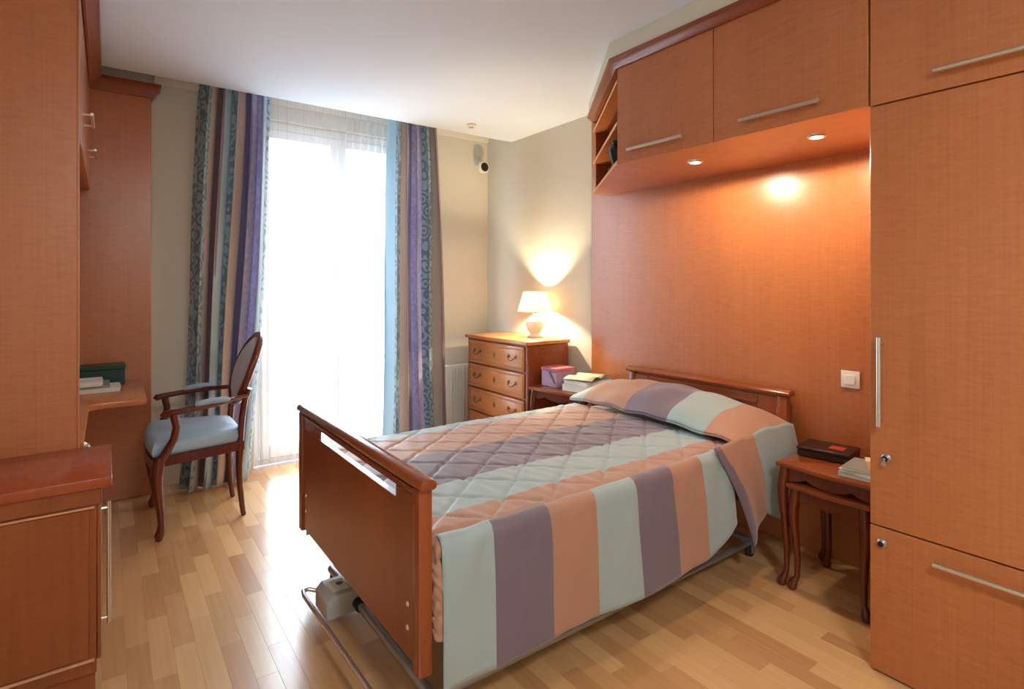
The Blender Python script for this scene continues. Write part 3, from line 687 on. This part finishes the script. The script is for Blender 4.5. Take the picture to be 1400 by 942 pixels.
# pillow end of the bedspread
def pil(u, v):
    y = YN-0.01+u*(YFAR+0.0-YN+0.01)               # u across, v from the fold towards the headboard
    x = 2.30+v*0.505+0.07*(u**2)*(1-v)
    ex = min(1.0, (1-abs(2*u-1)**2.6)) ; 
    au = max(0.0, 1-abs(2*(u*0.94+0.02)-1)**2.4)**0.55
    av = math.sin(PI*min(1, 0.06+0.80*v))**0.75
    z = 0.612+0.165*au*av+0.004*math.sin(x*30+y*14)+0.004*math.sin(y*26)
    x -= 0.02*au*math.sin(PI*min(1, v*3))*(1 if v < 0.33 else 0)
    return (x, y, z)
def pil_col(u, v):
    y = YN+u*(YFAR-YN)
    return top_col(y if y > 1.9 else y-0.03)
bm = grid(bmesh.new(), 96, 44, pil, pil_col)
obj('pillow_section', bm, CM, sp_, thick=0.005, sharp=180)
def lip(u, v):
    a = Vector(pil(u, 0.0)); return (a.x+0.03*v*v+0.0-0.006*math.sin(PI*v), a.y, a.z-0.002-0.016*v)
obj('pillow_fold', grid(bmesh.new(), 96, 5, lip, pil_col), CM, sp_, thick=0.003, sharp=180)
# near flap falling from the pillow
def flap(u, v):
    front = 2.125+0.20*v**0.9
    x = front+(2.80-front)*u
    zb = 0.185+0.105*min(1, u/0.3)-0.045*max(0, min(1, (u-0.3)/0.2))
    zt_ = pil(0.0, max(0, min(1, (x-2.30)/0.505)))[2]+0.012
    if x < 2.36: zt_ = 0.655-0.018*(1-min(1, (x-2.135)/0.2))
    z = zt_+(zb-zt_)*v
    y = 1.428-0.045*math.sin(min(1, v*1.5)*PI/2)-0.012*math.sin(u*9+v*2)*v-0.012*(1-u)*v-0.006*math.sin(u*24+v)*v
    return (x, y, z)
def flap_col(u, v):
    x = flap(u, v)[0]; return 1 if x < 2.165+0.215*v**0.9 else (2 if x < 2.43+0.07*v else 0)
obj('pillow_flap', grid(bmesh.new(), 80, 24, flap, flap_col), CM, sp_, thick=0.004, sharp=180)

# ------------------------------------------------------------------ small tables with cabriole legs
def side_table(name, label, L, D, H, group=None):
    """L along y, D along x, front at -x; built at the origin, moved afterwards"""
    t = thing(name, label, 'table', (0, 0, 0), group)
    def edge(p0, p1, bow, n=10):
        p0, p1 = Vector(p0), Vector(p1); d = (p1-p0); nrm = Vector((d.y, -d.x)).normalized()
        return [p0+d*(k/n)+nrm*bow*(math.sin(PI*k/n)-0.35*math.sin(3*PI*k/n)) for k in range(n)]
    c = [(-D/2, -L/2), (D/2, -L/2), (D/2, L/2), (-D/2, L/2)]; pts = []
    for i in range(4): pts += edge(c[i], c[(i+1) % 4], 0.008)
    obj('tabletop', prism(bmesh.new(), [tuple(p) for p in pts], H-0.022, H, bev=0.006), 'cherry_y', t)
    def apron(p0, p1, h=0.06):
        p0, p1 = Vector(p0), Vector(p1); d = p1-p0; n = Vector((d.y, -d.x)).normalized(); bm = bmesh.new(); K = 16; V = []
        for k in range(K+1):
            s = k/K; p = p0+d*s; low = H-0.024-h*(0.62+0.38*abs(math.cos(2*PI*s))**0.8)
            V.append([bm.verts.new((p.x+n.x*o, p.y+n.y*o, z)) for o, z in ((0.007, H-0.0225), (0.007, low), (-0.007, low), (-0.007, H-0.0225))])
        fs = []
        for k in range(K):
            for q in range(4): fs.append(bm.faces.new((V[k][q], V[k][(q+1) % 4], V[k+1][(q+1) % 4], V[k+1][q])))
        fs.append(bm.faces.new(V[0][::-1])); fs.append(bm.faces.new(V[-1])); bmesh.ops.recalc_face_normals(bm, faces=fs)
        return bm
    i_ = 0.03; q = [(-D/2+i_, -L/2+i_), (D/2-i_, -L/2+i_), (D/2-i_, L/2-i_), (-D/2+i_, L/2-i_)]
    for i in range(4): obj('apron', apron(q[i], q[(i+1) % 4]), 'mahog', t)
    for (x, y) in q:
        o = Vector((math.copysign(1, x), math.copysign(1, y), 0)).normalized(); P, R = [], []
        for z, off, r in ((H-0.0235, 0.0, 0.017), (H-0.07, 0.006, 0.019), (H-0.12, 0.012, 0.0185), (H-0.19, 0.01, 0.016), (H*0.5, 0.002, 0.0125), (H*0.28, -0.006, 0.0105), (H*0.12, -0.004, 0.0095), (0.045, 0.004, 0.0105), (0.022, 0.014, 0.0155), (0.008, 0.016, 0.0145), (0.0008, 0.014, 0.011)):
            P.append(Vector((x, y, z))+o*off); R.append(r*1.25)
        obj('leg', tube(bmesh.new(), P, R, 10), 'mahog', t)
    return t
t1 = side_table('bedside_table', 'outer cherry wood nesting table beside the wardrobe holding magazines', 0.43, 0.42, 0.556)
t1.location = (2.645, 1.105, 0)
t2 = side_table('nested_table', 'smaller nesting table tucked under the bedside table by the wardrobe', 0.335, 0.36, 0.47)
t2.location = (2.615, 1.105, 0)
t3 = side_table('bedside_table', 'cherry wood bedside table between chest of drawers and bed', 0.48, 0.34, 0.62)
t3.location = (2.645, 2.93, 0); t3.rotation_euler = (0, 0, math.radians(10))

# things on the near table
TZ = 0.557
bb = thing('dark_box', 'flat dark brown box with red label on the bedside table', 'box', (2.69, 1.205, TZ)); bb.rotation_euler = (0, 0, math.radians(8))
obj('body', B(2.605, 2.775, 1.10, 1.315, TZ+0.0005, TZ+0.03, 0.004), 'darkbox', bb)
obj('lid', B(2.602, 2.778, 1.097, 1.318, TZ+0.0305, TZ+0.045, 0.004), 'darkbox', bb)
obj('label_print', B(2.66, 2.72, 1.14, 1.20, TZ+0.0452, TZ+0.0457), 'redlabel', bb)
def page_block(name, label, cat, x, y, z, w, l, h, rot, cover='magcov', pages='paper'):
    r = thing(name, label, cat, (x, y, z)); c = 0.0012
    obj('cover', B(x-w/2, x+w/2, y-l/2, y+l/2, z+0.0002, z+c), cover, r)
    obj('pages', B(x-w/2+0.003, x+w/2-0.004, y-l/2+0.003, y+l/2-0.003, z+c+0.0001, z+h-c-0.0001), pages, r)
    obj('cover', B(x-w/2, x+w/2, y-l/2, y+l/2, z+h-c, z+h), cover, r)
    r.rotation_euler = (0, 0, math.radians(rot)); return r
g = 'magazines on the bedside table by the wardrobe'
page_block('magazine', 'lowest grey magazine on bedside table by the wardrobe', 'magazine', 2.55, 0.985, TZ, 0.19, 0.17, 0.014, 3).__setitem__('group', g)
page_block('magazine', 'middle pale magazine of the stack by the wardrobe', 'magazine', 2.56, 0.98, TZ+0.0145, 0.19, 0.165, 0.012, -4, 'paper').__setitem__('group', g)
page_block('magazine', 'topmost glossy grey magazine of the stack by the wardrobe', 'magazine', 2.555, 0.985, TZ+0.027, 0.18, 0.16, 0.012, 6).__setitem__('group', g)
pen = thing('paper_knife', 'pale wooden strip lying across the magazines by the wardrobe', 'letter opener', (2.57, 0.99, TZ+0.0395)); pen.rotation_euler = (0, 0, math.radians(25))
obj('blade', prism(bmesh.new(), [(2.478, 0.984), (2.60, 0.981), (2.60, 0.999), (2.478, 0.996)], TZ+0.0395, TZ+0.0435), 'edge', pen)
obj('grip', B(2.601, 2.665, 0.979, 1.001, TZ+0.0395, TZ+0.0465, 0.002), 'cream_paper', pen)
# things on the far table
TZ3 = 0.621
pb = thing('gift_box', 'mauve patterned box with rose lid on the far bedside table', 'box', (2.63, 3.035, TZ3)); 
obj('body', B(2.545, 2.715, 2.96, 3.125, TZ3+0.0004, TZ3+0.11, 0.003), 'pink', pb)
obj('lid', B(2.541, 2.719, 2.956, 3.129, TZ3+0.1105, TZ3+0.135, 0.003), 'magenta', pb)
obj('ribbon', prism(bmesh.new(), [(3.02, TZ3+0.11), (3.05, TZ3+0.11), (2.985, TZ3+0.03), (2.965, TZ3+0.03)], 2.5428, 2.5446, 'x'), 'darkbox', pb)
page_block('book', 'thick white book lying under the open book by the bed', 'book', 2.70, 2.815, TZ3, 0.29, 0.22, 0.042, 12, 'paper')
page_block('book', 'grey covered book in middle of the pile by the bed', 'book', 2.705, 2.81, TZ3+0.0425, 0.27, 0.21, 0.03, 5)
ob = thing('open_book', 'open cream book lying on top of the pile by the bed', 'book', (2.70, 2.815, TZ3+0.073))
obj('cover', B(2.56, 2.84, 2.70, 2.93, TZ3+0.073, TZ3+0.0745), 'magcov', ob)
for s in (-1, 1):
    def pg(u, v, s=s):
        return (2.70+s*u*0.135, 2.705+v*0.22, TZ3+0.0755+0.026*math.sin(PI*min(1, u*0.8+0.12))*(1-0.25*v))
    bm = grid(bmesh.new(), 14, 4, pg); obj('page_block', bm, 'cream_paper', ob, thick=0.002, sharp=180)
ob.rotation_euler = (0, 0, math.radians(18))

# ------------------------------------------------------------------ chest of drawers
CX0, CX1, CYa, CYb, CH = 2.485, 2.885, 3.215, 4.04, 0.93
ch = thing('chest_of_drawers', 'fruitwood chest of drawers with brass handles in the corner', 'chest', (2.69, 3.63, 0))
obj('carcass', B(CX0, CX1, CYa, CYb, 0.09, CH-0.03, 0.003), 'cherry', ch)
obj('top', B(CX0-0.022, CX1+0.004, CYa-0.022, CYb+0.022, CH-0.0295, CH, 0.008, 3), 'chestw', ch)
obj('base_moulding', B(CX0-0.012, CX1, CYa-0.012, CYb+0.012, 0.06, 0.0895, 0.006, 2), 'chestw', ch)
for x in (CX0+0.03, CX1-0.03):
    for y in (CYa+0.03, CYb-0.03):
        obj('foot', lathe(bmesh.new(), [(0.016, 0.001), (0.02, 0.01), (0.022, 0.03), (0.032, 0.05), (0.034, 0.0595)], (x, y, 0), 14), 'cherry', ch)
# side panel frame
for a in ((CYa-0.006, CYa-0.0005),):
    bm = bmesh.new(); box(bm, CX0+0.004, CX0+0.05, a[0], a[1], 0.095, CH-0.034, 0.002); box(bm, CX1-0.05, CX1-0.004, a[0], a[1], 0.095, CH-0.034, 0.002)
    box(bm, CX0+0.05, CX1-0.05, a[0], a[1], CH-0.1, CH-0.034, 0.002); box(bm, CX0+0.05, CX1-0.05, a[0], a[1], 0.095, 0.16, 0.002)
    obj('side_frame', bm, 'cherry', ch)
for i in range(4):
    z1 = CH-0.045-i*0.198; z0 = z1-0.182
    d = obj('drawer', B(CX0-0.014, CX0-0.0005, CYa+0.03, CYb-0.03, z0, z1, 0.004, 2), 'chestw', ch)
    bm = bmesh.new()
    for y in (CYa+0.045, CYb-0.045): box(bm, CX0-0.019, CX0-0.0143, y-0.006, y+0.006, z0+0.015, z1-0.015, 0.002)
    for z in (z0+0.02, z1-0.02): box(bm, CX0-0.019, CX0-0.0143, CYa+0.052, CYb-0.052, z-0.006, z+0.006, 0.002)
    obj('moulding', bm, 'chestw', d)
    zc = (z0+z1)/2
    for y in (CYa+0.17, CYb-0.17):
        h_ = obj('handle', tube(bmesh.new(), [(CX0-0.02, y-0.045, zc+0.012), (CX0-0.03, y-0.04, zc), (CX0-0.034, y-0.02, zc-0.014), (CX0-0.034, y, zc-0.018), (CX0-0.034, y+0.02, zc-0.014), (CX0-0.03, y+0.04, zc), (CX0-0.02, y+0.045, zc+0.012)], 0.0042, 8), 'brass', d)
        for s in (-0.045, 0.045): obj('backplate', lathe(bmesh.new(), [(0.016, 0), (0.014, -0.004), (0.006, -0.007), (0.006, -0.01)], (CX0-0.0142, y+s, zc+0.014), 12, 'x'), 'brass', h_)
    obj('escutcheon', prism(bmesh.new(), [((CYa+CYb)/2+0.012*math.cos(t)*(1+0.3*math.cos(4*t)), zc+0.02*math.sin(t)*(1+0.2*math.cos(4*t))) for t in [2*PI*k/20 for k in range(20)]], CX0-0.017, CX0-0.0142, 'x'), 'brass', d)

# table lamp on the chest
lx, ly, lz = 2.762, 3.475, CH+0.001
lp = thing('table_lamp', 'lit white table lamp with cloth shade standing on the chest', 'lamp', (lx, ly, lz))
obj('base', lathe(bmesh.new(), [(0.06, 0), (0.062, 0.008), (0.045, 0.016), (0.035, 0.026), (0.06, 0.055), (0.074, 0.09), (0.07, 0.125), (0.046, 0.155), (0.022, 0.172), (0.018, 0.19)], (lx, ly, lz), 28), 'ceramic', lp)
obj('socket', lathe(bmesh.new(), [(0.012, 0.1905), (0.014, 0.2), (0.014, 0.225), (0.01, 0.228)], (lx, ly, lz), 16), 'brass', lp)
obj('bulb', lathe(bmesh.new(), [(0.008, 0.2285), (0.012, 0.234), (0.014, 0.24), (0.012, 0.246), (0.006, 0.249)], (lx, ly, lz), 16), 'bulb', lp)
shp = lathe(bmesh.new(), [(0.138, 0.205), (0.134, 0.22), (0.095, 0.35), (0.093, 0.362)], (lx, ly, lz), 40, caps=False)
shd = obj('shade', shp, 'shade', lp, thick=0.002, sharp=80)
bm = bmesh.new()
for a in range(3): tube(bm, [(lx+0.012*math.cos(a*2.094), ly+0.012*math.sin(a*2.094), lz+0.222), (lx+0.133*math.cos(a*2.094), ly+0.133*math.sin(a*2.094), lz+0.215)], 0.0015, 6)
obj('shade_carrier', bm, 'brass', lp)
light('lamp_glow', 'POINT', lp, (lx, ly, lz+0.272), LAMP_W, (1, 0.78, 0.5), shadow_soft_size=0.02)

# radiator between curtain and chest
rd = thing('radiator', 'white ribbed panel radiator on the back wall behind the chest', 'radiator', (2.62, 4.3, 0.1))
obj('panel', B(2.375, 2.87, 4.29, 4.30, 0.11, 0.63, 0.003), 'white', rd)
for k in range(15): obj('rib', B(2.385+k*0.032, 2.405+k*0.032, 4.278, 4.2895, 0.13, 0.61, 0.004), 'white', rd)
obj('top_grille', B(2.375, 2.87, 4.301, 4.36, 0.60, 0.63, 0.003), 'white', rd)
for x in (2.45, 2.8): obj('bracket', B(x-0.015, x+0.015, 4.301, YB-0.0005, 0.2, 0.5), 'white', rd)

# wall device near the corner, ceiling detector
wx, wz = 2.80, 2.44
ws = thing('wall_speaker', 'small round black eyed device on cream bracket high in the corner', 'speaker', (wx, YB, wz))
obj('mount', B(wx-0.028, wx+0.022, YB-0.02, YB-0.001, wz+0.01, wz+0.10, 0.006, 2), 'wall', ws)
obj('arm', tube(bmesh.new(), [(wx-0.003, YB-0.02, wz+0.05), (wx-0.003, YB-0.05, wz+0.03), (wx-0.003, YB-0.07, wz+0.01)], 0.008, 8), 'plastic', ws)
hd = obj('head', lathe(bmesh.new(), [(0.03, 0), (0.052, -0.02), (0.055, -0.05), (0.05, -0.06), (0.042, -0.062)], (wx, YB-0.055, wz-0.01), 28, 'y'), 'plastic', ws)
obj('eye', lathe(bmesh.new(), [(0.041, -0.0625), (0.037, -0.066), (0.02, -0.070), (0.005, -0.071)], (wx, YB-0.055, wz-0.01), 28, 'y'), 'black', ws)
det = thing('ceiling_detector', 'small round grey detector on the ceiling near the corner', 'detector', (2.33, 3.74, ZC))
obj('body', lathe(bmesh.new(), [(0.03, -0.022), (0.038, -0.016), (0.04, -0.001)], (2.33, 3.74, ZC), 24), 'plastic', det)
obj('sensor', lathe(bmesh.new(), [(0.02, -0.028), (0.024, -0.0225)], (2.33, 3.74, ZC), 20), 'grey_plastic', det)

# ------------------------------------------------------------------ armchair (faces the desk, towards -x)
ac = thing('armchair', 'oval backed mahogany armchair with pale blue seat at the desk', 'chair', (0.42, 3.73, 0))
yc = 3.73
fY = (3.455, 4.005); rY = (3.555, 3.905); fXx, rXx = 0.225, 0.625
sidepts = lambda s: None
# seat rail: trapezoid with bowed front
def seat_outline(grow=0.0, n=8):
    pts = []
    for k in range(n+1):
        s = k/n; pts.append((fXx-0.03-0.02*math.sin(PI*s)-grow, fY[0]-grow+(fY[1]-fY[0]+2*grow)*s))
    for k in range(n+1):
        s = k/n; pts.append((rXx+0.01+grow, rY[1]+grow-(rY[1]-rY[0]+2*grow)*s))
    return pts
o_ = seat_outline(0.012); i__ = seat_outline(-0.02)
bm = bmesh.new(); n = len(o_); V = []
for a, c in zip(o_, i__): V.append([bm.verts.new((a[0], a[1], 0.385)), bm.verts.new((a[0], a[1], 0.435)), bm.verts.new((c[0], c[1], 0.435)), bm.verts.new((c[0], c[1], 0.385))])
fs = []
for k in range(n):
    for q in range(4): fs.append(bm.faces.new((V[k][q], V[(k+1) % n][q], V[(k+1) % n][(q+1) % 4], V[k][(q+1) % 4])))
bmesh.ops.recalc_face_normals(bm, faces=fs)
obj('seat_rail', bm, 'mahog', ac)
bm = bmesh.new(); so = seat_outline(0.004, 14); ctr = Vector((sum(p[0] for p in so)/len(so), sum(p[1] for p in so)/len(so)))
rings = []
for sc_, z in ((0.97, 0.4355), (1.0, 0.445), (1.015, 0.468), (1.0, 0.492), (0.95, 0.514), (0.84, 0.53), (0.6, 0.543), (0.3, 0.549)):
    rings.append([bm.verts.new((ctr.x+(p[0]-ctr.x)*sc_, ctr.y+(p[1]-ctr.y)*sc_, z)) for p in so])
fs = [bm.faces.new(rings[0][::-1])]
for a, c in zip(rings, rings[1:]):
    for k in range(len(so)): fs.append(bm.faces.new((a[k], a[(k+1) % len(so)], c[(k+1) % len(so)], c[k])))
fs.append(bm.faces.new(rings[-1])); bmesh.ops.recalc_face_normals(bm, faces=fs)
obj('seat_cushion', bm, 'seat_f', ac, sharp=80)
for y in fY:
    s = -1 if y < yc else 1
    P = [(fXx-0.005, y, 0.44), (fXx-0.012, y+s*0.004, 0.38), (fXx-0.018, y+s*0.008, 0.33), (fXx-0.012, y+s*0.006, 0.25), (fXx+0.0, y+s*0.0, 0.16), (fXx+0.006, y-s*0.003, 0.085), (fXx+0.002, y, 0.05), (fXx-0.006, y+s*0.003, 0.028), (fXx-0.006, y+s*0.003, 0.0008)]
    obj('leg', tube(bmesh.new(), P, [0.027, 0.033, 0.031, 0.026, 0.02, 0.017, 0.021, 0.024, 0.015], 12), 'mahog', ac)
for y in rY:
    s = -1 if y < yc else 1
    P = [(rXx, y, 0.44), (rXx, y, 0.38), (rXx-0.004, y, 0.3), (rXx, y, 0.18), (rXx+0.012, y, 0.06), (rXx+0.02, y, 0.0008)]
    obj('leg', tube(bmesh.new(), P, [0.021, 0.022, 0.019, 0.017, 0.015, 0.014], 12), 'mahog', ac)
# oval back, tilted: centre, axes
bc = Vector((0.695, yc, 0.835)); up = Vector((0.085, 0, 0.24)).normalized(); sd = Vector((0, 1, 0)); nb = sd.cross(up)
def oval(a, c, off=0.0, n=40): return [bc+sd*(a*math.cos(2*PI*k/n))+up*(c*math.sin(2*PI*k/n))+nb*off*0+Vector((0.02*math.cos(2*PI*k/n)**2*-1, 0, 0)) for k in range(n)]
obj('back_frame', tube(bmesh.new(), oval(0.195, 0.215), 0.02, 10, closed=True), 'mahog', ac)
bm = bmesh.new(); rings = []
fwd = Vector((-up.z, 0, up.x))
for k_, o in ((0.93, 0.0), (0.92, 0.012), (0.8, 0.024), (0.5, 0.032), (0.2, 0.035)):
    rings.append([bm.verts.new(p+fwd*o) for p in [bc+(q-bc)*k_ for q in oval(0.195, 0.215)]])
fs = [bm.faces.new(rings[0][::-1])]
for a, c in zip(rings, rings[1:]):
    for k in range(40): fs.append(bm.faces.new((a[k], a[(k+1) % 40], c[(k+1) % 40], c[k])))
fs.append(bm.faces.new(rings[-1])); bmesh.ops.recalc_face_normals(bm, faces=fs)
obj('back_pad', bm, 'back_f', ac, sharp=80)
for y in rY:
    s = -1 if y < yc else 1
    obj('back_stile', tube(bmesh.new(), [(rXx, y, 0.43), (rXx+0.005, y, 0.5), (rXx+0.012, y-s*0.0, 0.58), (rXx+0.03, y-s*0.01, 0.68), (rXx+0.05, y+s*0.012, 0.74)], [0.02, 0.019, 0.018, 0.017, 0.015], 10), 'mahog', ac)
for yf, yr in zip(fY, rY):
    s = -1 if yf < yc else 1
    arm = obj('arm', tube(bmesh.new(), [(rXx+0.035, yr+s*0.005, 0.70), (rXx-0.04, yr+s*0.04, 0.695), (0.48, yf+s*0.0, 0.685), (0.36, yf+s*0.012, 0.675), (0.285, yf+s*0.008, 0.668), (0.245, yf+s*0.0, 0.662), (0.235, yf-s*0.004, 0.652)], [0.015, 0.016, 0.018, 0.019, 0.02, 0.023, 0.018], 10, flat=(1.15, 0.85)), 'mahog', ac)
    obj('arm_post', tube(bmesh.new(), [(fXx+0.0, yf, 0.42), (fXx+0.03, yf+s*0.012, 0.47), (fXx+0.06, yf+s*0.018, 0.53), (fXx+0.072, yf+s*0.014, 0.59), (fXx+0.06, yf+s*0.008, 0.655)], [0.024, 0.022, 0.019, 0.018, 0.02], 10), 'mahog', ac)
    obj('arm_pad', tube(bmesh.new(), [(0.555, yf-s*0.002+s*0.0, 0.703), (0.54, yf, 0.708), (0.47, yf+s*0.004, 0.708), (0.40, yf+s*0.01, 0.700), (0.385, yf+s*0.01, 0.693)], [0.012, 0.02, 0.023, 0.02, 0.012], 12, flat=(1.1, 0.75)), 'seat_f', arm)

# ------------------------------------------------------------------ added ceiling lamp, out of view, supplying the even front light
cl = thing('fill_ceiling_lamp', 'round white flush ceiling lamp added behind the viewer as front fill light', 'lamp', (0.55, -0.7, ZC))
obj('base', lathe(bmesh.new(), [(0.2, -0.02), (0.21, -0.015), (0.21, -0.001)], (0.55, -0.7, ZC), 36), 'white', cl)
obj('diffuser', lathe(bmesh.new(), [(0.06, -0.075), (0.13, -0.062), (0.18, -0.04), (0.195, -0.0205)], (0.55, -0.7, ZC), 36), 'diffuser', cl)
light('front_fill_glow', 'AREA', cl, (0.55, -0.7, ZC-0.085), FILL_LAMP_W, (0.92, 0.97, 1.0), shape='DISK', size=0.4)
